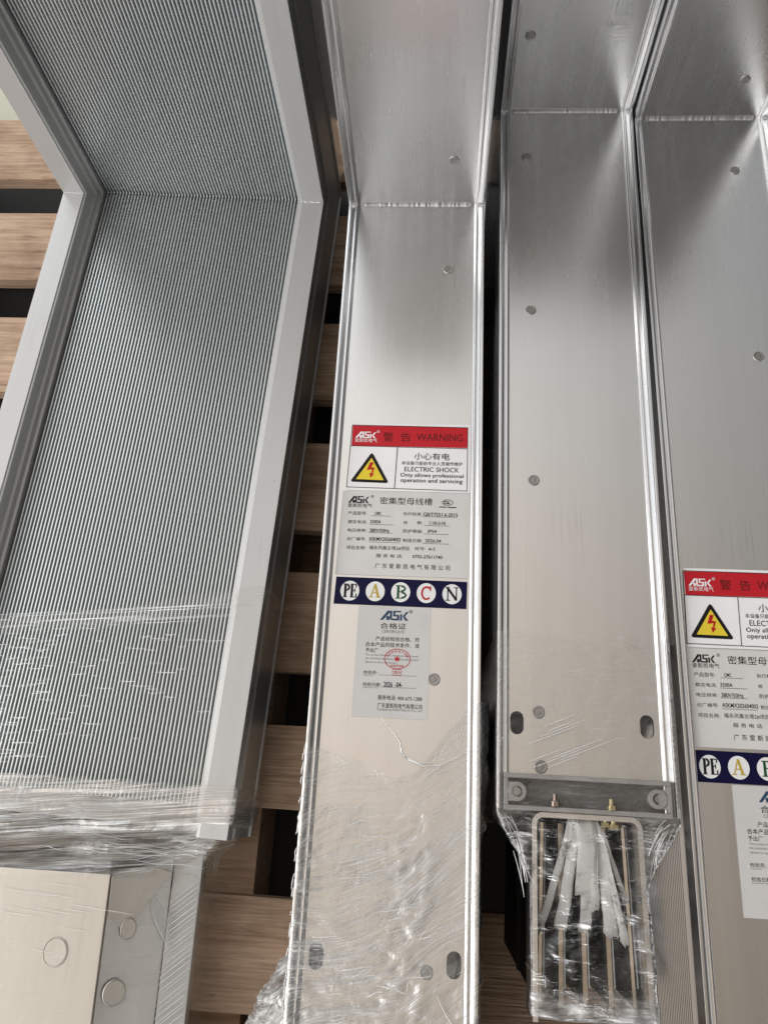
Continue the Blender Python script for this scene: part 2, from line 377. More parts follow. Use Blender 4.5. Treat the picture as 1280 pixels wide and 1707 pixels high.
def ring(bm, cx_, cy_, rx, ry, w, z, n=40, a0=0, a1=2 * math.pi):
    prev = None
    for i in range(n + 1):
        a = a0 + (a1 - a0) * i / n
        q = (bm.verts.new(((cx_ + rx * math.cos(a)) / 1000, (cy_ + ry * math.sin(a)) / 1000, z)),
             bm.verts.new(((cx_ + (rx - w) * math.cos(a)) / 1000, (cy_ + (ry - w) * math.sin(a)) / 1000, z)))
        if prev: bm.faces.new((prev[0], q[0], q[1], prev[1]))
        prev = q
def logo(bm, x0, x1, y0, y1, z):
    """slanted three-letter maker's mark: a broken A, a squared S joined to it, a K with a detached arm"""
    W_, H_ = x1 - x0, y1 - y0
    P = lambda u, v: (x0 + u * W_, y0 + v * H_)
    q = lambda *uv: poly(bm, [P(*p) for p in uv], z)
    q((0, 0), (.10, 0), (.335, .80), (.335, 1), (.26, 1))
    q((.26, 1), (.335, 1), (.335, .999), (.26, .999))
    q((.225, 0), (.335, 0), (.335, .42), (.235, .42), (.20, .24), (.225, .24))
    q((.335, 0), (.42, 0), (.42, 1), (.335, 1)) if False else None
    q((.345, .12), (.42, .0), (.42, 1), (.345, 1))
    q((.42, 0), (.68, 0), (.68, .18), (.42, .18))
    q((.60, .18), (.68, .18), (.68, .58), (.60, .58))
    q((.46, .42), (.60, .42), (.60, .58), (.46, .58))
    q((.46, .58), (.53, .58), (.53, .86), (.46, .86))
    q((.46, .86), (.74, .86), (.74, 1), (.46, 1))
    q((.71, 0), (.78, 0), (.78, .66), (.71, .66))
    q((.80, .46), (.92, .92), (1.0, .92), (.88, .46))
    q((.80, .44), (.88, .44), (1.0, 0), (.90, 0))
def reg_mark(bm, cx_, cy_, r, z):
    ring(bm, cx_, cy_, r, r, r * .22, z, 16)
    text_bm(bm, 'R', cx_ - r * .4, cx_ + r * .4, cy_ - r * .5, cy_ + r * .5, z)
def serif(bm, ch, x0, x1, y0, y1, z):
    W_, H_ = x1 - x0, y1 - y0
    X = lambda u: x0 + u * W_
    Y = lambda v: y0 + v * H_
    st = lambda u0, v0, u1, v1, w: stroke(bm, X(u0), Y(v0), X(u1), Y(v1), w, z)
    th, tn = .17 * H_, .065 * H_
    if ch == 'P':
        st(.28, 0, .28, 1, th); st(0, .03, .56, .03, tn); st(0, .97, .6, .97, tn)
        ring(bm, X(.52), Y(.74), .46 * W_, .26 * H_, th * .8, z + 5e-5, 18, -math.pi / 2, math.pi / 2); st(.28, .5, .55, .5, tn)
    if ch == 'E':
        st(.25, 0, .25, 1, th); st(0, .03, .95, .03, tn); st(0, .97, .92, .97, tn); st(.25, .52, .7, .52, tn)
        st(.93, 0, .93, .28, tn * 1.3); st(.89, .74, .89, 1, tn * 1.3); st(.7, .38, .7, .66, tn)
    if ch == 'A':
        st(.50, .97, .17, .03, tn * 1.3); st(.50, 1, .80, .03, th); st(.28, .36, .70, .36, tn); st(0, .03, .36, .03, tn); st(.6, .03, 1, .03, tn)
    if ch == 'B':
        st(.24, 0, .24, 1, th); st(0, .03, .6, .03, tn); st(0, .97, .55, .97, tn); st(.24, .52, .58, .52, tn)
        ring(bm, X(.50), Y(.755), .42 * W_, .245 * H_, th * .75, z + 5e-5, 18, -math.pi / 2, math.pi / 2)
        ring(bm, X(.54), Y(.265), .46 * W_, .265 * H_, th * .8, z + 6e-5, 18, -math.pi / 2, math.pi / 2)
    if ch == 'C':
        ring(bm, X(.52), Y(.5), .52 * W_, .5 * H_, th * .75, z, 26, math.pi * .27, math.pi * 1.75)
        st(.90, .66, .90, 1.0, tn * 1.4)
    if ch == 'N':
        st(.18, .03, .18, .97, tn * 1.2); st(.86, 0, .86, .97, tn * 1.2); st(.13, .97, .86, .06, th)
        st(0, .97, .3, .97, tn); st(.66, .97, 1.02, .97, tn); st(0, .03, .36, .03, tn)

PT = .0012   # sticker mesh sits this far above its own origin plane
def build_labels(parent, zp):
    """stickers of a duct face, coordinates in mm measured from the elbow corner"""
    z0 = zp + .0006
    made = []
    def sub(name, fn, mat, par, dz):
        bm = bmesh.new(); fn(bm, z0 + dz); return obj(name, bm, mat, par)
    # --- warning sticker
    bm = bmesh.new(); prism(bm, [(-.0525, -.3138), (.0592, -.3138), (.0592, -.2462), (-.0505, -.2462)], z0 - .0005, z0)
    w = obj('warning_sticker', bm, M_WHITE, parent); made.append(w)
    sub('red_band', lambda b, z: rect(b, -50.4, 56.0, -269.6, -249.0, z), M_RED, w, .00012)
    def fr(b, z):
        for a in ((-51.2, -248.6, 56.4, -249.0), (-52.6, -310.9, 56.2, -312.0)): stroke(b, *a, .55, z)
        stroke(b, -50.9, -248.6, -52.4, -311.2, .5, z); stroke(b, 56.2, -248.8, 56.2, -312.2, .5, z)
        stroke(b, -51.6, -269.9, 56.2, -270.4, .55, z); stroke(b, -7.9, -270.2, -8.9, -311.6, .6, z)
    sub('border', fr, M_BLACK, w, .00025)
    def wl_(b, z):
        logo(b, -47.6, -28.2, -261.8, -255.2, z); reg_mark(b, -26.3, -255.0, 1.3, z)
        text_bm(b, '爱斯凯电气', -47.6, -27, -266.1, -262.2, z, .012)
    sub('white_logo', wl_, M_WHITE, w, .00025)
    def hd(b, z):
        text_bm(b, '警', -21.5, -12.1, -264.6, -255.4, z, .03); text_bm(b, '告', -5.2, 3.9, -264.5, -255.4, z, .03)
        text_bm(b, 'WARNING', 9.3, 51.8, -263.2, -256.0, z)
    sub('header_lettering', hd, M_MAROON, w, .00026)
    def tri(b, z):
        b.faces.new([b.verts.new((x / 1000, y / 1000, z)) for x, y in
                     [(-48.6, -304.2), (-47.6, -305.7), (-16.0, -306.2), (-15.0, -304.7), (-29.6, -278.2), (-31.2, -277.0), (-32.6, -278.2)]])
    sub('warning_triangle', tri, M_BLACK, w, .00022)
    sub('yellow_triangle', lambda b, z: poly(b, [(-44.2, -303.1), (-18.9, -303.5), (-31.0, -281.6)], z), M_YELLOW, w, .00034)
    def bolt(b, z):
        poly(b, [(-32.2, -286.2), (-28.9, -286.4), (-31.0, -291.2), (-33.0, -291.0), (-34.8, -293.9)], z)
        poly(b, [(-34.8, -293.9), (-33.0, -291.0), (-27.6, -291.6), (-29.6, -297.4), (-30.7, -297.2), (-29.9, -293.2)], z + 5e-6)
        poly(b, [(-32.2, -296.6), (-31.2, -301.4), (-27.8, -297.4), (-29.6, -297.4), (-30.6, -297.1)], z + 1e-5)
    sub('lightning_bolt', bolt, M_PRED, w, .00046)
    def tx(b, z):
        text_bm(b, '小心有电', 7.9, 40.0, -282.4, -275.4, z)
        text_bm(b, '本设备只能由专业人员操作维护', -3.5, 51.8, -287.8, -284.0, z, .008)
        text_bm(b, 'ELECTRIC SHOCK', -.6, 48.9, -294.2, -289.6, z)
        text_bm(b, 'Oniy allows professional', -4.0, 53.0, -300.6, -295.8, z, .006)
        text_bm(b, 'operation and servicing', -3.8, 52.1, -306.0, -300.9, z, .006)
    sub('warning_lettering', tx, M_BLACK, w, .00025)
    # --- rating plate
    bm = bmesh.new(); prism(bm, [(-.0568, -.3928), (.0577, -.3928), (.0588, -.3146), (-.0552, -.3146)], z0 - .0005, z0)
    r = obj('rating_sticker', bm, M_PAPER, parent); made.append(r)
    def rt(b, z):
        logo(b, -49.9, -31.2, -326.2, -319.5, z); reg_mark(b, -28.3, -319.6, 1.3, z)
        text_bm(b, '爱斯凯电气', -49.9, -28.2, -330.5, -326.6, z, .02)
        text_bm(b, '密集型母线槽', -21.3, 25.7, -326.6, -319.8, z, .004)
        ring(b, 39.2, -323.5, 5.0, 2.9, .5, z, 30); ring(b, 37.6, -323.5, 2.0, 1.6, .8, z + 1e-5, 16, .4, 5.9)
        stroke(b, 40.4, -322.2, 39.4, -324.6, .9, z); stroke(b, 39.4, -324.7, 41.8, -324.6, .7, z)
        rect(b, 31.8, 38.5, -328.3, -327.4, z); rect(b, 39.3, 47.0, -328.5, -327.6, z)
        for s, x0, x1, y0, y1 in [('产品型号:', -49.2, -32.3, -337.6, -334.2), ('CMC', -25.3, -19.5, -337.0, -334.1), ('额定电流:', -48.7, -31.8, -345.7, -342.5), ('3200A', -29.1, -19.3, -345.0, -342.0),
                ('电压频率:', -48.6, -31.7, -353.7, -350.5), ('380V/50Hz', -28.9, -11.5, -353.4, -350.0), ('出厂编号:', -48.7, -31.9, -361.6, -358.4), ('ASKMX202604002', -29.2, -1.0, -361.3, -357.9),
                ('项目名称:', -48.7, -31.6, -369.9, -366.5), ('福永凤凰古塔2#项目', -28.5, 6.5, -369.4, -365.8),
                ('执行标准:', .4, 16.6, -336.8, -333.6), ('GB/T7251.6-2015', 18.1, 48.4, -336.9, -333.5), ('相', .7, 3.9, -345.1, -342.0), ('数:', 12.7, 17.5, -344.9, -341.9), ('三相五线', 22.7, 38.0, -344.8, -341.7),
                ('防护等级:', .7, 17.8, -353.1, -349.7), ('IP54', 22.6, 30.1, -352.5, -349.6), ('制造日期:', .8, 17.7, -361.8, -358.5), ('2026.04', 20.5, 34.3, -361.4, -358.3),
                ('段号:', 11.6, 20.7, -368.9, -365.8), ('A-5', 23.4, 29.3, -368.7, -366.0),
                ('服 务 电 话:', -22.1, 1.2, -376.5, -373.2), ('0755-27611740', 9.9, 35.8, -376.2, -373.2), ('广 东 爱 斯 凯 电 气 有 限 公 司', -22.5, 42.5, -386.4, -381.8)]:
            text_bm(b, s, x0, x1, y0, y1, z, .012)
        for x0, x1, y in [(-28.2, -10.4, -337.9), (-29.4, -8.2, -346.1), (-29.8, -8.4, -353.9), (-29.3, -1.9, -362.5), (17.1, 46.9, -337.4), (19.2, 41.9, -345.7), (19.0, 41.0, -353.6), (18.3, 41.4, -362.4)]:
            rect(b, x0, x1, y - .18, y + .12, z)
    sub('rating_lettering', rt, M_BLACK, r, .00014)
    # --- phase strip
    bm = bmesh.new(); prism(bm, [(-.0564, -.4190), (.0574, -.4196), (.0578, -.3960), (-.0556, -.3950)], z0 - .0005, z0 + .0001)
    s = obj('phase_sticker', bm, M_NAVY, parent); made.append(s)
    cs = [(-43.0, -407.3), (-21.0, -407.1), (.9, -407.1), (22.9, -407.1), (44.9, -407.3)]
    def dsc(b, z):
        for x, y in cs: poly(b, circ(x, y, 8.2, 30, 8.8), z)
    sub('white_disc', dsc, M_DISC, s, .00022)
    sub('black_lettering', lambda b, z: (serif(b, 'P', -48.6, -42.8, -413.2, -401.2, z), serif(b, 'E', -42.6, -37.1, -413.2, -401.2, z), serif(b, 'N', 39.3, 50.1, -413.1, -401.2, z)), M_BLACK, s, .00036)
    sub('gold_lettering', lambda b, z: serif(b, 'A', -26.6, -16.2, -412.6, -400.8, z), M_GOLD, s, .00036)
    sub('green_lettering', lambda b, z: serif(b, 'B', -3.6, 6.0, -412.9, -401.1, z), M_GREEN, s, .00036)
    sub('red_lettering', lambda b, z: serif(b, 'C', 18.4, 27.2, -413.3, -401.1, z), M_PRED, s, .00036)
    # --- certificate
    bm = bmesh.new(); prism(bm, [(-.0352, -.5126), (.0268, -.5128), (.0276, -.4200), (-.0345, -.4200)], z0 - .0005, z0)
    c = obj('certificate_sticker', bm, M_CERT, parent); made.append(c)
    def lg(b, z): logo(b, -15.7, 8.3, -431.8, -423.6, z)
    sub('blue_logo', lg, plain('print_slate_blue', (.035, .07, .13), .45) if 'print_slate_blue' not in bpy.data.materials else bpy.data.materials['print_slate_blue'], c, .00014)
    def ct(b, z):
        reg_mark(b, 10.4, -423.9, 1.5, z)
        for s_, x0, x1, y0, y1 in [('合格证', -15.2, 6.8, -439.3, -434.2), ('产品经检验合格、符', -18.6, 18.4, -449.7, -446.0), ('合本产品的技术条件、准', -26.9, 18.5, -454.9, -451.0),
                ('予出厂', -26.6, -15.8, -459.7, -456.1), ('检验员:', -27.1, -15.8, -478.0, -474.9), ('检验日期:', -27.1, -12.3, -487.8, -484.7),
                ('服务电话: 400-673-1288', -14.1, 22.1, -498.3, -494.5), ('广东爱斯凯电气有限公司', -14.1, 22.4, -504.9, -500.8)]:
            text_bm(b, s_, x0, x1, y0, y1, z, .006)
        text_bm(b, '2026  -04-', -9.8, 15.0 - 9.5, -487.8, -483.6, z, .03)
    sub('certificate_lettering', ct, M_BLACK, c, .00014)
    grey = bpy.data.materials.get('print_grey') or plain('print_grey', (.22, .21, .21), .5)
    def gt(b, z):
        for s_, x0, x1, y0, y1 in [('CERTIFICATE', -13.4, 5.4, -442.9, -440.4), ('The product has been inspected and it meets', -26.6, 18.1, -462.9, -461.0), ('the technical conditions of this product and is', -26.4, 18.2, -466.0, -463.8),
                ('allowed to leave the factory', -26.2, .3, -469.0, -467.0), ('Inspector', -27.0, -18.2, -479.7, -478.5), ('Inspection date', -27.0, -13.8, -489.5, -488.2),
                ('Guangdong Aisikai Electric Co., Ltd', -14.3, 22.2, -507.4, -505.0)]:
            text_bm(b, s_, x0, x1, y0, y1, z)
        rect(b, -14.3, 17.7, -478.3, -478.0, z); rect(b, -11.5, 17.1, -487.9 - .3, -487.9, z)
    sub('small_print', gt, grey, c, .00014)
    def stp(b, z):
        ring(b, .5, -464.4, 11.0, 8.45, .5, z, 44)
        pts = []
        for k in range(10):
            rr = 2.9 if k % 2 == 0 else 1.15; a = math.pi / 2 + k * math.pi / 5
            pts.append((.3 + rr * math.cos(a), -464.5 + rr * math.sin(a)))
        poly(b, pts, z)
        chars = '东爱斯凯电气有限'
        for k, ch in enumerate(chars):
            a = math.radians(160 - k * 20); x = .5 + 8.8 * math.cos(a); y = -464.4 + 6.4 * math.sin(a)
            text_bm(b, ch, x - 1.0, x + 1.0, y - .9, y + .9, z)
        text_bm(b, '检验专用章', -5, 6, -471.2, -469.2, z)
        for q in ((-2.9, -473.2, 3.9, -473.2), (-2.9, -477.9, 3.9, -477.9), (-2.9, -473.2, -2.9, -477.9), (3.9, -473.2, 3.9, -477.9)): stroke(b, *q, .3, z)
        text_bm(b, '检3', -1.7, 3.0, -476.9, -474.2, z)
    sub('red_stamp', stp, M_PRED, c, .00026)
    return made

# ------------------------------------------------------------------ narrow-face elbow ducts
ZT = .348       # height of the face rim above the pallet
DEEP = .347
PW = .0595      # half width of the recessed face
def rail_profile(sgn):
    p = [(63.5, -30), (63.5, -20), (69.5, -18.5), (69.5, 0), (67.0, 0), (66.6, -2.4), (63.2, -4.4), (62.6, -2.8), (61.2, -2.8), (60.8, -5.2), (59.6, -5.6), (59.4, -7.5), (59.0, -9)]
    return [(sgn * a / 1000, b / 1000) for a, b in p]
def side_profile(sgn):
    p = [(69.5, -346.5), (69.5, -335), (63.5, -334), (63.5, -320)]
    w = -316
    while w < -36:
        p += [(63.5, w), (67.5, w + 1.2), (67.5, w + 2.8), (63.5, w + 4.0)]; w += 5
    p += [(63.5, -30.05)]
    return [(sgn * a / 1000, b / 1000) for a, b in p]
G_DUCT = 'aluminium elbow ducts on the pallet'
def rivet_bm(at_list, upright=False):
    pass
def make_duct(x, y, th, L, H, label, rivets, rivets_up, slots=()):
    root = empty('busbar_duct', (x, y, 0), th, label, 'busbar duct', G_DUCT)
    zp = ZT - .0075
    for s in (-1, 1):
        bm = bmesh.new(); sweep_elbow(bm, rail_profile(s), L, H, ZT)
        bmesh.ops.recalc_face_normals(bm, faces=bm.faces)
        o = obj('side_rail', bm, M_RAIL, root)
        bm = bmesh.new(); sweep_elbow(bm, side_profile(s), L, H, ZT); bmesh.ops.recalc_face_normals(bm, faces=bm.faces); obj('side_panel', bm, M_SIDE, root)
        bv = o.modifiers.new('bevel', 'BEVEL'); bv.width = .0004; bv.segments = 2; bv.limit_method = 'ANGLE'; bv.angle_limit = R(40)
    # face panel: sheet folded at the elbow, slots cut through it near the end
    bm = bmesh.new(); hy = .0075; w = PW - .0002; t = .0018
    def loop(pts): 
        v = [bm.verts.new(p) for p in pts]
        return v, [bm.edges.new((v[i], v[(i + 1) % len(v)])) for i in range(len(v))]
    v, e = loop([(-w, -L, zp), (w, -L, zp), (w, hy, zp), (-w, hy, zp)])
    holes = []
    for sx, sy in slots:
        hv, he = loop([(px_, py_, zp) for px_, py_ in obround(sx, sy, .0108, .0182)]); holes.append(hv); e = e + he
    if slots: bmesh.ops.triangle_fill(bm, use_beauty=True, edges=e)
    else: bm.faces.new(v)
    for f in bm.faces:
        if f.normal.z < 0: f.normal_flip()
    for hv in holes:
        lo = [bm.verts.new((q.co.x, q.co.y, zp - .004)) for q in hv]
        for i in range(len(hv)): bm.faces.new((hv[i], hv[(i + 1) % len(hv)], lo[(i + 1) % len(hv)], lo[i]))
    a = [bm.verts.new((-w, hy, ZT + H)), bm.verts.new((w, hy, ZT + H)), bm.verts.new((w, hy + t, ZT + H)), bm.verts.new((-w, hy + t, ZT + H))]
    bm.faces.new((v[3], v[2], a[1], a[0])); bm.faces.new((a[0], a[1], a[2], a[3]))
    b = [bm.verts.new((-w, hy + t, zp - t)), bm.verts.new((w, hy + t, zp - t))]
    bm.faces.new((a[3], a[2], b[1], b[0]))
    face = obj('face_panel', bm, M_FACE, root)
    # back panel and inner dark core
    bm = bmesh.new(); sweep_elbow(bm, [(-.0690, -.3455), (.0690, -.3455), (.0690, -.347), (-.0690, -.347)], L, H, ZT, True)
    bmesh.ops.recalc_face_normals(bm, faces=bm.faces)
    obj('back_panel', bm, M_RAIL, root)
    # weld along the fold
    bm = bmesh.new(); n = 110; rng = random.Random(int(x * 1000))
    prev = None
    for i in range(n + 1):
        xx = -.0565 + .1125 * i / n
        r_ = .0015 + .0003 * noise.noise(Vector((xx * 420, x * 9, 0))) + .00012 * rng.random() - (.0010 if i in (0, n) else 0)
        rg = []
        for k in range(7):
            a_ = math.pi * (k / 6)
            yy = hy - .0003 - r_ * (1 - math.cos(a_)) * .9 ; zz = zp - .0006 + r_ * (1 + math.cos(a_)) * .9
            # a fillet from the standing sheet down to the flat sheet
            yy = hy + .0003 - 2 * r_ * math.sin(a_ / 2) ** 2; zz = zp - .0003 + 2 * r_ * math.cos(a_ / 2) ** 2
            bulge = .9 * r_ * math.sin(a_) * .5
            rg.append(bm.verts.new((xx, yy - bulge * .7, zz + bulge * .7)))
        if prev:
            for k in range(6): bm.faces.new((prev[k], rg[k], rg[k + 1], prev[k + 1]))
        prev = rg
    obj('weld_bead', bm, M_WELD, root, True)
    for rx, ry in rivets:
        bm = bmesh.new(); lathe(bm, [(.0052, -.0003), (.0052, .0003), (.0049, .0007), (.0044, .0009), (.0030, .0007), (.0010, .0008)], rx, ry, zp + .00005)
        obj('rivet', bm, M_RIVET, root)
    for rx, rh in rivets_up:
        bm = bmesh.new(); lathe(bm, [(.0052, -.0003), (.0052, .0003), (.0049, .0007), (.0044, .0009), (.0030, .0007), (.0010, .0008)], 0, 0, 0)
        bmesh.ops.transform(bm, matrix=Matrix.Translation((rx, hy - .00005, ZT + rh)) @ Matrix.Rotation(R(90), 4, 'X'), verts=bm.verts)
        obj('rivet', bm, M_RIVET, root)
    return root, zp

d2, zp = make_duct(-.0355, .573, .0082, .90, .33, 'smooth aluminium elbow duct with a complete warning sticker and certificate, next to the ribbed duct',
                   [(.0344, -.073), (.0315, -.480), (.0318, -.693)], [(.037, .053)], [(-.0501, -.687), (.0520, -.687)])
stickers = build_labels(d2, zp)
d3, _ = make_duct(.119, .700, .003, .703, .34, 'smooth aluminium elbow duct without stickers whose open end shows bare busbars in a clear bag',
                  [(-.0414, -.0555), (-.0387, -.246), (-.0376, -.4256), (-.0357, -.6285), (-.0343, -.6706)], [(-.0475, .083)], [(-.0530, -.6376), (.0500, -.6357)])
d4, _ = make_duct(.2600, .690, .010, .98, .34, 'rightmost aluminium elbow duct, its stickers cut off by the picture edge',
                  [(.0294, -.063), (.0290, -.283)], [(.030, .040)])
for s in stickers:
    c = s.copy(); COL.objects.link(c); c.parent = d4
    c.location = (-.0062, -.2455, 0) if s.name.split('.')[0] != 'certificate_sticker' else (.001, -.2455, 0)
    for ch in s.children:
        k = ch.copy(); COL.objects.link(k); k.parent = c

# ---- end of the open duct: grey end cap, brackets, busbars and insulating films
bm = bmesh.new()
yc0, yc1 = -.7035, -.6765
zt0, zt1 = ZT - .0073, ZT + .0004
box(bm, -.0640, .0640, yc0, yc0 + .0035, zt0, zt1); box(bm, -.0640, .0640, yc1 - .0035, yc1, zt0, zt1)
box(bm, -.0640, -.0605, yc0 + .0035, yc1 - .0035, zt0, zt1); box(bm, .0605, .0640, yc0 + .0035, yc1 - .0035, zt0, zt1)
cap = obj('end_cap', bm, M_CAP, d3)
bv = cap.modifiers.new('bevel', 'BEVEL'); bv.width = .0006; bv.segments = 2
bm = bmesh.new(); box(bm, -.0604, .0604, yc0 + .0036, yc1 - .0036, zt0, zt0 + .0012); obj('recess_floor', bm, M_CAPD, cap)
for sx in (-.0535, .0535):
    bm = bmesh.new()
    lathe(bm, [(.0072, 0), (.0072, .0074), (.0066, .0080), (.0042, .0080), (.0040, .0045), (.001, .0045)], sx, (yc0 + yc1) / 2, zt0)
    s_ = 1 if sx > 0 else -1
    box(bm, min(sx, s_ * .0607), max(sx, s_ * .0607), (yc0 + yc1) / 2 - .0070, (yc0 + yc1) / 2 + .0070, zt0, zt0 + .0071)
    obj('boss', bm, M_CAP, cap)
    bm = bmesh.new(); lathe(bm, [(.0032, 0), (.0032, .0014), (.0026, .0020), (.0012, .0020), (.001, .0012)], sx, (yc0 + yc1) / 2, zt0 + .0047); obj('screw', bm, M_STEEL, cap)
# body of the cap closing the housing below
bm = bmesh.new(); box(bm, -.0600, .0600, -.7030, -.6960, .020, zt0 - .0016); obj('end_plate', bm, M_CAPD, d3)
def hexnut(bm, cx_, cy_, cz, r, h, axis='Y'):
    b2 = bmesh.new()
    prism(b2, circ(0, 0, r, 6), 0, h); prism(b2, circ(0, 0, r * .55, 12), h, h * 2.4)
    mt = Matrix.Translation((cx_, cy_, cz)) @ Matrix.Rotation(R(-90 if axis == 'Y' else 0), 4, 'X')
    bmesh.ops.transform(b2, matrix=mt, verts=b2.verts)
    me = bpy.data.meshes.new('t'); b2.to_mesh(me); b2.free(); bm.from_mesh(me); bpy.data.meshes.remove(me)
bm = bmesh.new(); hexnut(bm, .0185, -.7000, ZT - .0020, .0038, .0034); obj('bolt', bm, M_BRASS, d3)
bm = bmesh.new(); hexnut(bm, -.0245, -.6995, ZT - .0010, .0034, .0038); obj('bolt', bm, plain('copper_toned_bolt', (.34, .27, .23), .45, 1.0), d3)
bm = bmesh.new(); hexnut(bm, .0210, -.7140, ZT - .0085, .0046, .0038); hexnut(bm, .0150, -.7125, ZT - .0095, .0034, .0034); obj('bolt', bm, M_BRASS, d3)
# U-shaped guard bracket (cross strap with rounded corners, two long cheeks)
bm = bmesh.new()
path = [(-.0405, -.845), (-.0400, -.725)] + [(-.0400 + .007 * (1 - math.cos(a * math.pi / 12)), -.713 + .007 * math.sin(a * math.pi / 12)) for a in range(0, 7)] + \
       [(.0400 - .007 * (1 - math.sin(a * math.pi / 12)), -.713 + .007 * math.cos(a * math.pi / 12)) for a in range(0, 7)] + [(.0400, -.725), (.0425, -.845)]
prev = None
for i, q in enumerate(path):
    a = Vector(path[max(i - 1, 0)]); b = Vector(path[min(i + 1, len(path) - 1)]); d = (b - a).normalized(); nrm = Vector((-d.y, d.x)) * .0014
    q = Vector(q); dz = 0
    nrm = nrm * 1.35
    rg = [bm.verts.new((q.x + nrm.x * s1, q.y + nrm.y * s1, z)) for s1, z in ((-1, ZT - .045), (-1, ZT - .006), (1, ZT - .006), (1, ZT - .045))]
    if prev:
        for k in range(4): bm.faces.new((prev[k], rg[k], rg[(k + 1) % 4], prev[(k + 1) % 4]))
    prev = rg
bmesh.ops.recalc_face_normals(bm, faces=bm.faces)
obj('guard_bracket', bm, M_RAIL, d3)
bm = bmesh.new(); box(bm, -.0385, .0385, -.838, -.7055, ZT - .160, ZT - .150); obj('shade_plate', bm, M_BARSHADE, d3)  # black sheet added to darken the space under the bars
bar_x = [-.0345, -.0185, -.0005, .0185, .0355]
for i, bx0 in enumerate(bar_x):
    bm = bmesh.new()
    ya, yb = -.840 + .0010 * i, -.712
    w_ = .0017 if i not in (0, 4) else .0012
    zt_ = ZT - .030
    prism(bm, [(bx0 - w_, ya), (bx0 + w_, ya), (bx0 * .9 + w_, yb), (bx0 * .9 - w_, yb)], .035, zt_)
    bar = obj('busbar', bm, M_BAR, d3)
    bm = bmesh.new(); prism(bm, [(bx0 - w_ - .0004, ya + .0006), (bx0 + w_ + .0004, ya + .0006), (bx0 * .9 + w_ + .0004, yb - .0006), (bx0 * .9 - w_ - .0004, yb - .0006)], .036, zt_ - .010)
    obj('shade_sleeve', bm, M_BARSHADE, bar)  # black sleeve added so the bar sides look as dark as the gaps
    bm = bmesh.new(); prism(bm, [(bx0 + .0032 - .0006, ya + .012), (bx0 + .0032 + .0005, ya + .012), (bx0 * .9 + .0030, yb), (bx0 * .9 + .0024, yb)], .04, zt_ - .001)
    obj('insulating_strip', bm, M_SHEET, d3)
def sheet(quads, name='insulating_film'):
    bm = bmesh.new()
    for a, b, c, d in quads:
        a, b, c, d = map(Vector, (a, b, c, d)); sd = a.x * 91
        g = []
        for i in range(13):
            t = i / 12; row = []
            for j in range(6):
                q = j / 5; tt = t * (1 + .05 * nse_(q * 3, sd))
                p = (a * (1 - q) + b * q) * (1 - tt) + (d * (1 - q) + c * q) * tt
                p.z += .0007 * math.sin(math.pi * q) * t - .003 * (q - .5) * t + .0012 * nse_(t * 4, q * 3 + sd) + .006 * math.sin(t * math.pi)
                p.x += (q - .5) * .0030 * t
                p.x += .0012 * nse_(t * 5, sd + 4)
                row.append(bm.verts.new(p))
            g.append(row)
        for i in range(12):
            for j in range(5): bm.faces.new((g[i][j], g[i][j + 1], g[i + 1][j + 1], g[i + 1][j]))
    o = obj(name, bm, M_SHEET, d3, True)
    md = o.modifiers.new('solid', 'SOLIDIFY'); md.thickness = .0003
    return o
def nse_(x, y): return noise.noise(Vector((x, y, 1.7)))
zs = ZT - .012
for (xa, xb, xc_, xd, yend, za) in [(-.0125, -.0075, -.0330, -.0362, -.792, .318), (-.0110, -.004, -.0150, -.0215, -.787, .322), (-.0065, .0065, .0060, -.0070, -.762, .330),
                                     (-.0010, .0030, .0035, -.0030, -.788, .319), (.0035, .0075, .0085, .0045, -.772, .327), (.0060, .0095, .0240, .0160, -.790, .320),
                                     (.0075, .0095, .0318, .0285, -.795, .322), (.0080, .0092, .0340, .0325, -.768, .318)]:
    sheet([((xa, -.7065, zs), (xb, -.7065, zs + .001), (xc_, yend, za), (xd, yend, za - .004))])

# ------------------------------------------------------------------ ribbed duct lying on its narrow side
ZF, T1 = .1075, .1075
d1 = empty('busbar_duct', (-.3730, .795, 0), -.038, 'wide ribbed aluminium elbow duct, leftmost on the pallet, lower end wrapped in film', 'busbar duct', G_DUCT)
L1, H1 = .842, .46
HW = .1925
def flange_profile(s):
    p = [(195.5, -107), (195.5, -104), (192.5, -102.5), (192.5, -34), (190.0, -31), (190.0, -12), (192.5, -9), (192.5, 0), (161.5, 0), (161.2, -1.6), (158.6, -2.2), (158.2, -3.4), (157.2, -17), (153.4, -18), (152.8, -26),
         (149.0, -27), (148.2, -44)]
    return [(s * a / 1000, b / 1000) for a, b in p]
for s in (-1, 1):
    bm = bmesh.new(); sweep_elbow(bm, flange_profile(s), L1, H1, ZF); bmesh.ops.recalc_face_normals(bm, faces=bm.faces)
    o = obj('side_flange', bm, M_FLANGE, d1)
    bv = o.modifiers.new('bevel', 'BEVEL'); bv.width = .0006; bv.segments = 2; bv.limit_method = 'ANGLE'; bv.angle_limit = R(35)
bm = bmesh.new(); pr = []
nf = 62; pitch = .2960 / nf
for i in range(nf):
    u = -.1480 + i * pitch
    pr += [(u, -.0440), (u + pitch * .40, -.0440), (u + pitch * .50, -.0335), (u + pitch * .56, -.0327), (u + pitch * .84, -.0327), (u + pitch * .90, -.0335)]
pr.append((.1480, -.0440))
sweep_elbow(bm, pr, .812, H1, ZF); bmesh.ops.recalc_face_normals(bm, faces=bm.faces)
obj('ribbed_panel', bm, M_FIN, d1)
bm = bmesh.new(); sweep_elbow(bm, mm([(-192, -105), (192, -105), (192, -106.6), (-192, -106.6)]), L1, H1, ZF, True); bmesh.ops.recalc_face_normals(bm, faces=bm.faces)
obj('back_panel', bm, M_FLANGE, d1)
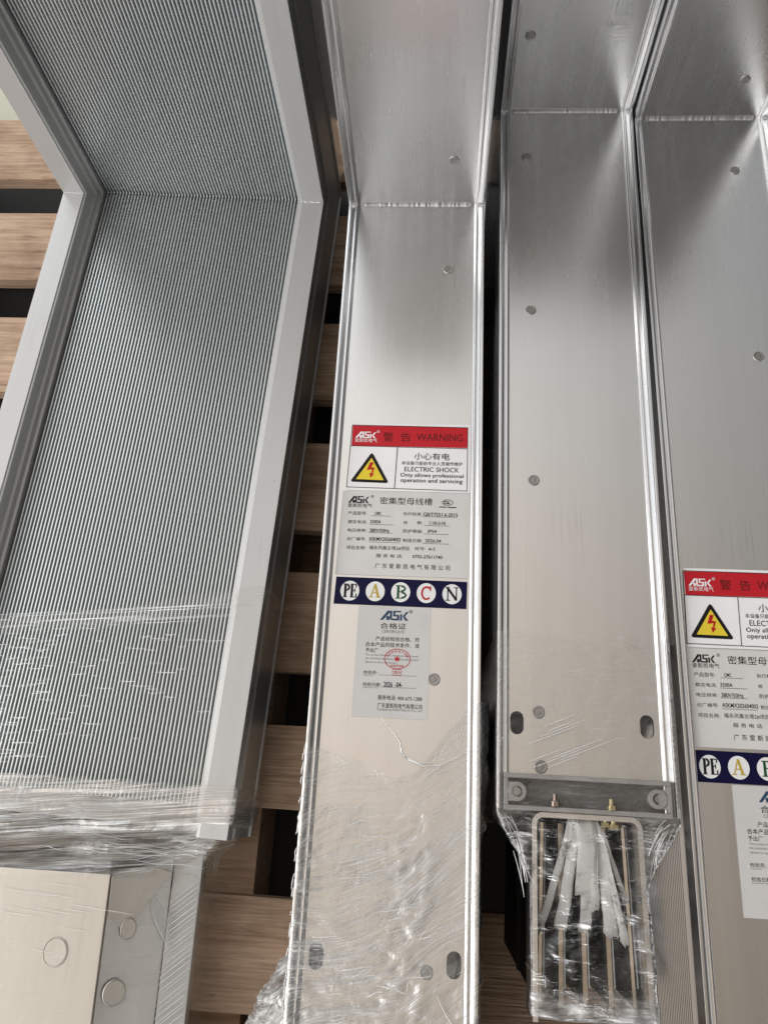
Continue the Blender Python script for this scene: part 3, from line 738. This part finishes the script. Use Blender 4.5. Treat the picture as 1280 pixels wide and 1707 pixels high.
for x0, x1 in ((.1635, .1905), (-.1905, -.1635)):
    bm = bmesh.new(); rng = random.Random(3); prev = None; n = 22
    for i in range(n + 1):
        xx = x0 + (x1 - x0) * i / n; r_ = .0012 + .0009 * rng.random() if 0 < i < n else .0003
        if x0 < 0: r_ *= .4
        rg = [bm.verts.new((xx, .0002 - r_ * math.cos(a_ * math.pi / 4) , ZF - .0002 + r_ * math.sin(a_ * math.pi / 4) + r_ * .3)) for a_ in range(5)]
        rg[-1].co.y = .0002; rg[0].co.z = ZF - .0004; 
        if prev:
            for k in range(4): bm.faces.new((prev[k], rg[k], rg[k + 1], prev[k + 1]))
        prev = rg
    obj('weld_bead', bm, M_WELD, d1, True)

for s_ in (-1, 1):   # rear edge of the standing leg
    bm = bmesh.new(); box(bm, min(s_ * .150, s_ * .1918), max(s_ * .150, s_ * .1918), .1085, .158, .001, ZF + H1)
    o = obj('rear_rail', bm, M_RAIL, d1); bv = o.modifiers.new('bevel', 'BEVEL'); bv.width = .0015; bv.segments = 2
# joint cover at the lower end (thick bent plate with knock-outs), coordinates local to the duct
cover = empty('joint_cover'); cover.parent = d1; cover.rotation_euler = (0, 0, .038)
jx, jy = .373, -.795      # undo the duct's own offset: children below are placed in world-like metres
def wpos(x, y): return (x + jx, y + jy)
cover.matrix_parent_inverse = Matrix.Identity(4)
def J(pts3): return [Vector((p[0] + jx, p[1] + jy, p[2])) for p in pts3]
def plate(name, top, thick, mat, parent=cover):
    bm = bmesh.new(); t = J(top); nrm = (t[1] - t[0]).cross(t[2] - t[0]).normalized()
    if nrm.z < 0: t = t[::-1]; nrm = -nrm
    a = [bm.verts.new(p) for p in t]; b = [bm.verts.new(p - nrm * thick) for p in t]
    bm.faces.new(a); bm.faces.new(b[::-1])
    n = len(t)
    for i in range(n): bm.faces.new((a[i], b[i], b[(i + 1) % n], a[(i + 1) % n]))
    bmesh.ops.recalc_face_normals(bm, faces=bm.faces)
    o = obj(name, bm, mat, parent)
    bv = o.modifiers.new('bevel', 'BEVEL'); bv.width = .0008; bv.segments = 2
    return o
YB = -.42
plate('top_plate', [(-.545, -.094, .1075), (-.3320, -.094, .1075), (-.3215, YB, .1075), (-.56, YB, .1075)], .004, M_PLATE)
plate('sloped_plate', [(-.3312, -.0945, .1050), (-.2780, -.078, .0680), (-.2735, YB, .0680), (-.3207, YB, .1050)], .003, alu('dull_aluminium_plate', (.54, .52, .49), .40, .02, .8))
plate('side_flange', [(-.2772, -.070, .0680), (-.2470, -.066, .0640), (-.2430, YB, .0640), (-.2728, YB, .0680)], .030, M_FLANGE)
plate('reflection_plate', [(-.3305, -.0960, .1072), (-.2950, -.0850, .0830), (-.2760, -.0910, .0730), (-.3120, -.1480, .0960), (-.3275, -.1330, .1058)], .0012, M_PLATE)  # plate added to stand in for a bright triangular reflection on the slope
def disc(px, py, pz, rx, ry, tilt, name='knockout'):
    bm = bmesh.new(); pr = [(1.12, -.0002), (1.06, .0005), (1.0, .0001), (.97, .0007), (.4, .0007)]
    rings = []
    for r, z in pr: rings.append([bm.verts.new((r * rx * math.cos(2 * math.pi * k / 28), r * ry * math.sin(2 * math.pi * k / 28), z)) for k in range(28)])
    for i in range(len(rings) - 1):
        for k in range(28): bm.faces.new((rings[i][k], rings[i][(k + 1) % 28], rings[i + 1][(k + 1) % 28], rings[i + 1][k]))
    bm.faces.new(rings[-1])
    bmesh.ops.transform(bm, matrix=Matrix.Translation((px + jx, py + jy, pz)) @ Matrix.Rotation(tilt, 4, 'Y') @ Matrix.Rotation(R(0), 4, 'Z'), verts=bm.verts)
    obj(name, bm, M_PLATE, cover)
disc(-.3765, -.1692, .1078, .0120, .0128, 0)
disc(-.3085, -.1452, .0945, .0075, .0095, R(34))
disc(-.3120, -.2030, .0985, .0105, .0110, R(34))

# ------------------------------------------------------------------ stretch film
def film(name, label, nu, nv, pos, haze, mat=None, uvf=None):
    """pos(u, v) -> Vector; u runs across the wrap, v along the duct"""
    bm = bmesh.new(); uvl = bm.loops.layers.uv.new('UVMap'); hz = bm.verts.layers.float.new('haze')
    g = []
    for i in range(nu + 1):
        row = []
        for j in range(nv + 1):
            u, v = i / nu, j / nv
            vt = bm.verts.new(pos(u, v)); vt[hz] = haze(u, v, vt.co); row.append((vt, u, v))
        g.append(row)
    for i in range(nu):
        for j in range(nv):
            q = (g[i][j], g[i + 1][j], g[i + 1][j + 1], g[i][j + 1])
            f = bm.faces.new([k[0] for k in q]); f.smooth = True
            for lp, k in zip(f.loops, q): lp[uvl].uv = uvf(k[0].co, k[1], k[2]) if uvf else (k[1], k[2])
    o = obj(name, bm, mat or M_FILM)
    return tag(o, label, 'stretch film', 'clear stretch film wraps')
def nse(x, y, z=0): return noise.noise(Vector((x, y, z)))
def crumple(x, y, cell, k, seed=0):
    d = noise.voronoi(Vector((x / cell, y / cell, seed)))[0]
    return k * cell * (d[0] - .45)
def rdg(x, y, z=0): return 1 - abs(noise.noise(Vector((x, y, z)))) * 2
def lerp(a, b, t): return a + (b - a) * t
def sst(a, b, x):
    t = max(0, min(1, (x - a) / (b - a))); return t * t * (3 - 2 * t)
def interp(tab, x):
    for (x0, y0), (x1, y1) in zip(tab, tab[1:]):
        if x <= x1: return lerp(y0, y1, max(0, min(1, (x - x0) / (x1 - x0))))
    return tab[-1][1]
def poly_at(pts, u):
    ls_ = [0]
    for a, b in zip(pts, pts[1:]): ls_.append(ls_[-1] + math.hypot(b[0] - a[0], b[1] - a[1]))
    t = u * ls_[-1]
    for k in range(len(pts) - 1):
        if t <= ls_[k + 1] or k == len(pts) - 2:
            f = (t - ls_[k]) / max(ls_[k + 1] - ls_[k], 1e-9)
            return lerp(pts[k][0], pts[k + 1][0], f), lerp(pts[k][1], pts[k + 1][1], f)

# film on the stickered duct (local frame of d2 -> world)
M2 = Matrix.Translation((-.0355, .573, 0)) @ Matrix.Rotation(.0082, 4, 'Z')
def edge2(x): return interp([(-.08, -.535), (-.069, -.536), (-.02, -.548), (.002, -.560), (.02, -.553), (.045, -.520), (.069, -.498), (.09, -.492)], x)
def pos2(u, v):
    y_end = -.92
    # cross section at this station
    yv = lerp(-.53, y_end, v)
    bl = .002 + .055 * sst(-.66, -.80, yv) ; br = .0012 + .0055 * sst(-.49, -.52, yv) * (1 - sst(-.56, -.63, yv)) + .002 * sst(-.80, -.9, yv)
    sag = .0035
    pts = [(-.0695 - bl * 1.4, .02), (-.0695 - bl * 1.2, .12), (-.0700 - bl * .75, .22), (-.0702 - bl * .20, .315), (-.0702, ZT - .002), (-.0690, ZT + .0007), (-.050, ZT - sag * .6), (-.02, ZT - sag), (.02, ZT - sag), (.050, ZT - sag * .6),
           (.0690, ZT + .0007), (.0705, ZT - .002), (.0712 + br, .33), (.0715 + br * 1.3, .25), (.0712 + br * 1.2, .12), (.071 + br, .02)]
    x, z = poly_at(pts, u)
    y = lerp(edge2(max(-.09, min(.09, x))), y_end, v)
    top = sst(.05, .12, ZT - z + .06) if z < ZT - .02 else 0
    am = .0012 + (.004 * top)
    k = min(1, v * 8)
    d = am * k * (nse(x * 30, y * 60, z * 30) + .6 * nse(x * 80 + y * 60, y * 120, z * 60) + .7 * rdg(x * 40 - y * 20, y * 30, 7.7) - .4)
    if z > ZT - .012:
        cr = sst(-.1, .35, nse(x * 26, y * 16, 3.1) + .55 * math.exp(-((x - .014) / .016) ** 2) + .35 * sst(-.67, -.74, y) - .25)
        d = d * .7 + k * cr * (crumple(x + .004 * nse(x * 60, y * 60), y, .010, .40, 1) + crumple(x, y, .0045, .26, 5))
        z += max(d, -.0028)
    else: x += (d + k * crumple(y, z, .012, .35, 2) * (.4 if x > 0 else 1)) * (.8 if x > 0 else -1.4)
    # curl along the free edge
    if v < .02 and z > ZT - .012: z += (.02 - v) * .08
    return M2 @ Vector((x, y, z))
def haze2(u, v, co):
    h = .06 + .24 * sst(.0, .25, v) * (.6 + .8 * nse(co.x * 14, co.y * 9, 2)) + .10 * sst(.35, .8, v)
    h *= 2.1
    if co.z < ZT - .02: h = (h + .55) if co.x < 0 else .05
    return max(.02, h)
def uv2(co, u, v):
    q = M2.inverted() @ co; x = q.x - .012
    return (q.x * 3.4 if q.z > ZT - .02 else q.z * 3.4 + 5, (q.y - (.28 * x if x < 0 else .75 * x) + .03 * nse(q.x * 12, q.y * 12)) * 2.6)
f2 = film('stretch_film', 'crinkled clear stretch film wrapped round the lower end of the stickered duct', 330, 300, pos2, haze2, film_mat('stretch_film_fanned', 3.2, 46, .10, 1.0, .07), uv2)

def creases(parent, lines, mat=M_CREASE, name='crease'):
    bm = bmesh.new()
    for pts, rad in lines: tube(bm, pts, rad, 5)
    return obj(name, bm, mat, parent, True)
def jag(p0, p1, n, amp, rng, zamp=.0006):
    p0, p1 = Vector(p0), Vector(p1); d = p1 - p0; nrm = Vector((-d.y, d.x, 0)).normalized(); o = []
    for i in range(n + 1):
        e = amp * (rng.random() - .5) * 2 * (0 if i in (0, n) else 1)
        o.append(p0 + d * (i / n) + nrm * e + Vector((0, 0, zamp * rng.random())))
    return o
rng = random.Random(11)
L2 = lambda x, y, z=ZT - .001: M2 @ Vector((x, y, z))
ln = []
# torn edge
edge_pts = [(-.0105, -.512), (-.004, -.520), (.001, -.525), (.006, -.532), (.0075, -.539), (.013, -.5445), (.022, -.5475), (.029, -.5475), (.033, -.545), (.036, -.537)]
ln.append(([L2(x, y, ZT - .0020) for x, y in edge_pts], .00045))
ln.append(([L2(x, y, ZT - .0010) for x, y in [(.006, -.5385), (.012, -.5425), (.024, -.5485), (.037, -.5480), (.050, -.542), (.0635, -.534)]], .00035))
for k in range(5):
    ln.append(([L2(.038 + k * .003, -.541 + k * .001), L2(.045 + k * .003, -.528 + k * .002), L2(.054 + k * .002, -.507 + k * .004)], .00018))
# fine tension strands fanning out from the torn point
for k in range(60):
    x0, y0 = .012 + rng.uniform(-.006, .02), -.56 - rng.random() * .22
    if rng.random() < .55: x1, y1 = -.060 + rng.random() * .02, y0 - rng.uniform(-.004, .03)
    else: x1, y1 = .058 - rng.random() * .01, y0 + rng.uniform(.004, .05)
    t0 = rng.random() * .6; t1 = t0 + rng.uniform(.15, .4)
    ln.append(([L2(lerp(x0, x1, t0 + (t1 - t0) * i / 6), lerp(y0, y1, t0 + (t1 - t0) * i / 6) + .0004 * math.sin(i), ZT - .0016) for i in range(7)], rng.uniform(.00012, .00026)))
for (x0, y0, x1, y1, r_) in [(-.004, -.702, .018, -.706, .0004), (.018, -.706, .020, -.698, .0003), (-.012, -.710, .0, -.706, .0004), (-.056, -.736, -.034, -.731, .0004), (.040, -.706, .060, -.738, .0004), (.048, -.728, .062, -.742, .0003)]:
    ln.append((jag(L2(x0, y0, ZT - .001), L2(x1, y1, ZT - .001), 8, .0006, rng, .001), r_))
# left and right rim beads where the film grips the edge
for k in range(20):
    y = -.535 - k * .013 - rng.random() * .006
    ln.append((jag(L2(-.0705, y, ZT - .001), L2(-.0712 - rng.random() * .001, y - rng.uniform(.003, .012), ZT - .004), 3, .0006, rng), rng.uniform(.0003, .0005)))
creases(f2, ln)

# bag of film over the open busbar end
M3 = Matrix.Translation((.119, .700, 0)) @ Matrix.Rotation(.003, 4, 'Z')
def pos3(u, v):
    yv = lerp(-.565, -.856, v)
    k = sst(-.700, -.758, yv); e = sst(-.838, -.856, yv)
    hw = lerp(.0706, .0445, k); hw = lerp(hw, .036, e)
    hwr = hw + .004 * sst(-.74, -.86, yv); zt_ = lerp(ZT + .0012, ZT - .0045, sst(-.703, -.73, yv)); zt_ = lerp(zt_, ZT - .10, e ** 2)
    low = lerp(.03, .03, k)
    fl = .012 * k
    pts = [(-hw + .055 * k, low), (-hw + .045 * k, .15), (-hw + .022 * k, .26), (-hw, zt_ - .004), (-hw + .001, zt_), (-.02, zt_ - .0008), (.02, zt_ - .0008), (hwr - .001, zt_), (hwr, zt_ - .004), (hwr + fl * .05, .26), (hwr + fl * .3, .15), (hwr + fl * .6, low)]
    x, z = poly_at(pts, u)
    am = .0004 + .0035 * sst(-.695, -.73, yv)
    y = yv + .006 * nse(x * 30, 3.3) * (1 - v)
    d = am * (rdg(x * 34 + y * 18, y * 40 - x * 12, z * 20) - .5 + .8 * nse(x * 90, y * 90, z * 40))
    kk = sst(-.700, -.735, yv)
    cr = kk * sst(-.25, .2, nse(x * 30, y * 24, 6.1))
    if z > zt_ - .012: z += (d * .6 + cr * (crumple(x + .004 * nse(x * 60, y * 60), y, .011, .62, 3) + crumple(x, y, .005, .34, 8))) if kk > 0 else max(d, -.0002)
    else: x += d * (1 if x > 0 else -1) * 1.3
    return M3 @ Vector((x, y, z))
def haze3(u, v, co):
    yl = co.y - .70
    q = abs(co.x - .119)
    h = .022 + .03 * sst(-.565, -.60, yl) * (1 - sst(-.695, -.71, yl)) + .9 * sst(-.820, -.838, yl)
    if yl < -.703: h += .30 * sst(.030, .046, q) * sst(-.03, .05, co.z - ZT + .06) * (1 - .6 * sst(-.73, -.78, yl))
    if co.z < ZT - .03: h *= .25 if co.x < .119 else .35
    if co.x > .16 and yl < -.79: h += .10
    return h
f3 = film('stretch_film', 'loose clear film bag pulled over the bare busbars at the open duct end', 260, 300, pos3, haze3, film_mat('stretch_film_loose', 11, 13, .10, 1.25, .05))
L3 = lambda x, y, z=ZT - .002: M3 @ Vector((x, y, z))
ln = []; rng = random.Random(5)
for k in range(9):   # strands over the slotted end
    x0 = rng.uniform(-.05, -.02); y0 = -.640 - rng.random() * .035; l = rng.uniform(.02, .05)
    ln.append(([L3(x0 + l * t / 5, y0 + l * .42 * t / 5, ZT + .0014) for t in range(6)], .00028))
for s in (-1, 1):    # gathers running from the cap corners down to the bracket
    for k in range(16):
        a = rng.random(); x0 = s * lerp(.069, .050, a * .6); y0 = -.703 - rng.random() * .006
        x1 = s * (.044 + rng.random() * .006); y1 = -.722 - rng.random() * .055
        b0 = rng.random() * .4; b1 = min(1, b0 + rng.uniform(.25, .6))
        q = []
        for i in range(7):
            t = lerp(b0, b1, i / 6); q.append(L3(lerp(x0, x1, 1 - (1 - t) ** 1.7), lerp(y0, y1, t), ZT - .003 - .004 * math.sin(math.pi * t) + .001 * rng.random()))
        ln.append((q, rng.uniform(.0002, .0005)))
for k in range(14):
    x = rng.uniform(-.040, .042); y = rng.uniform(-.85, -.712); a = rng.uniform(-1.9, 1.2); l = rng.uniform(.003, .010)
    ln.append((jag(L3(x, y), L3(x + l * math.cos(a), y + l * math.sin(a)), 6, .0007, rng, .0012), rng.uniform(.00012, .0003)))
creases(f3, ln)

# wrap on the ribbed duct and its joint cover
M1 = Matrix.Translation((-.3730, .795, 0)) @ Matrix.Rotation(-.038, 4, 'Z')
M1i = M1.inverted()
def sec1(yw):
    """cross-section (world x, z) of the wrap at world y"""
    g = sst(-.047, -.075, yw); h = sst(-.072, -.096, yw)
    xl = -.60; xr = lerp(-.2065 + .036 * (yw) , -.2300, g); xr = lerp(xr, -.2455, h)
    za = lerp(.1083, .082, g)
    A = [(xl, .1083 if g < .5 else za), (-.45, za), (-.335, za), (-.28, lerp(za, .072, g)), (xr - .004, lerp(.1083, .070, g)), (xr, lerp(.106, .064, g)), (xr + .0022, .045), (xr + .0045, .008)]
    B = [(xl, .1085), (-.45, .1085), (-.332, .1085), (-.278, .0705), (-.251, .0665), (-.2460, .0640), (-.2435, .035), (-.243, .008)]
    return [(lerp(a[0], b[0], h), lerp(a[1], b[1], h)) for a, b in zip(A, B)]
def edge1(x): return interp([(-.62, .170), (-.50, .178), (-.35, .195), (-.24, .222), (-.20, .226)], x)
def pos1(u, v):
    yw0 = lerp(.20, -.40, v)
    x, z = poly_at(sec1(yw0), u)
    y = lerp(edge1(x), -.40, v)
    g = sst(.0, -.040, y) * (1 - sst(-.088, -.100, y))
    d = g * (.010 * rdg(x * 6, y * 55, 1.0) - .004 + .004 * nse(x * 20, y * 160, 2) + .005 * nse(x * 9, y * 30, 5)) + .0004 * nse(x * 20, y * 120)
    if y > -.047: d = abs(d) * .5
    z += d if z > .03 else 0
    if z > .06: z = max(z, .0712) if y < -.1 and x > -.28 and False else z
    y += g * .006 * nse(x * 12, 4.4)
    return Vector((x, y, z))
def haze1(u, v, co):
    g = sst(.022, -.020, co.y) * (1 - sst(-.086, -.100, co.y))
    h = .035 + .85 * g
    if co.y > 0: h = .005 + .03 * max(0, nse(co.x * 5, co.y * 26, 3)) + .22 * sst(.016, .0, abs(co.y - edge1(co.x) + .012))
    if co.z < .055 and co.y > -.02: h += .05
    if co.y < -.098: h = .012 + .02 * max(0, nse(co.x * 9, co.y * 14, 6)) + (.08 if co.x > -.278 else .05 if co.x > -.33 else 0)
    if -.056 < co.y < .03 and co.x > -.262 and co.z > .05: h += .30 * sst(.03, -.02, co.y)
    return max(.015, h)
f1 = film('stretch_film', 'tight streaky stretch film bunched over the lower end of the ribbed duct', 170, 200, pos1, haze1, film_mat('stretch_film_tight', 3.0, 80, .09, .3, .12, .22, (.82, .78, .72)))
ln = []; rng = random.Random(21)
def dash(x, y, l, sl, r_, z=.1090):
    ln.append(([Vector((x + l * i / 5, y + sl * l * i / 5 + .0003 * math.sin(i * 2.1), z)) for i in range(6)], r_))
for k in range(150):
    x = rng.uniform(-.52, -.255); y = rng.uniform(.0, .175)
    if rng.random() < .55: x = -.545 + rng.random() * .10
    if abs((x + .55) - (y * 1.2)) < .12 or rng.random() < .4:
        dash(x, y, rng.uniform(.006, .026), rng.uniform(-.02, .16), rng.uniform(.00018, .00036))
for k in range(14):  # bundled band along the film's upper edge
    x = rng.uniform(-.56, -.30); dash(x, edge1(x) - rng.random() * .022, min(-.215 - x, rng.uniform(.05, .16)), .09, .00028)
for k in range(40):  # bunch strands
    x = rng.uniform(-.55, -.24); y = rng.uniform(-.090, -.012); l = rng.uniform(.02, .09)
    if x + l > -.235: continue
    ln.append(([Vector((x + l * i / 7, y - .03 * l * i / 7 + .0012 * math.sin(i * 1.3 + k), .093 + .004 * rng.random())) for i in range(8)], rng.uniform(.00012, .00026)))
for k in range(18):  # strands gathered to the corner on the right
    t = k / 17; x0 = -.33 + .06 * t; y0 = -.085 + .02 * rng.random()
    ln.append(([Vector((lerp(x0, -.212, i / 8), lerp(y0, -.050 + .012 * rng.random(), (i / 8) ** 1.3), lerp(.100, .072, i / 8))) for i in range(9)], .0002))
for k in range(22):  # diagonal pleats on the joint cover flange and slope
    y = -.12 - k * .006 - rng.random() * .003
    ln.append(([Vector((lerp(-.276, -.247, i / 4), y + .024 * i / 4, lerp(.0708, .0672, i / 4))) for i in range(5)], rng.uniform(.0003, .0006)))
for k in range(9):
    y = -.105 - k * .0035
    ln.append(([Vector((lerp(-.296 + k * .001, -.270, i / 4), y - .034 * i / 4, lerp(.084, .0700, i / 4))) for i in range(5)], .0004))
for k in range(10):
    x = rng.uniform(-.46, -.36); y = rng.uniform(-.20, -.10)
    dash(x, y, rng.uniform(.02, .07), -.08, .0002, .1088)
creases(f1, ln)

# small end of film on the standing leg of the open duct
def pos5(u, v):
    x = lerp(-.072, .0725, u); h = lerp(.088, .34, v)
    x0 = .016 + .02 * nse(v * 5, 1)
    return M3 @ Vector((lerp(.012, .0718, u), -.0012 + .0003 * nse(u * 20, v * 20), ZT + h + .012 * (1 - u) * (1 - v)))
f5 = film('stretch_film', 'narrow end of clear film on the standing leg of the sticker free duct', 40, 60, pos5, lambda u, v, co: .012, film_mat('stretch_film_upright', 40, 4, .09, .12))
ln = []; rng = random.Random(9)
for x in (.0225, .0310, .0395):
    ln.append(([M3 @ Vector((x + .0006 * math.sin(i), -.0018, ZT + .098 + .022 * i)) for i in range(11)], .0007 if x > .03 else .0005))
for k in range(5):
    h = .083 + .004 * k; a = rng.uniform(.020, .034)
    ln.append(([M3 @ Vector((a + (.047 - a) * i / 5, -.0018, ZT + h + .0006 * math.sin(i * 2 + k))) for i in range(6)], rng.uniform(.0003, .0008)))
creases(f5, ln)

bpy.data.objects.remove(_fo)
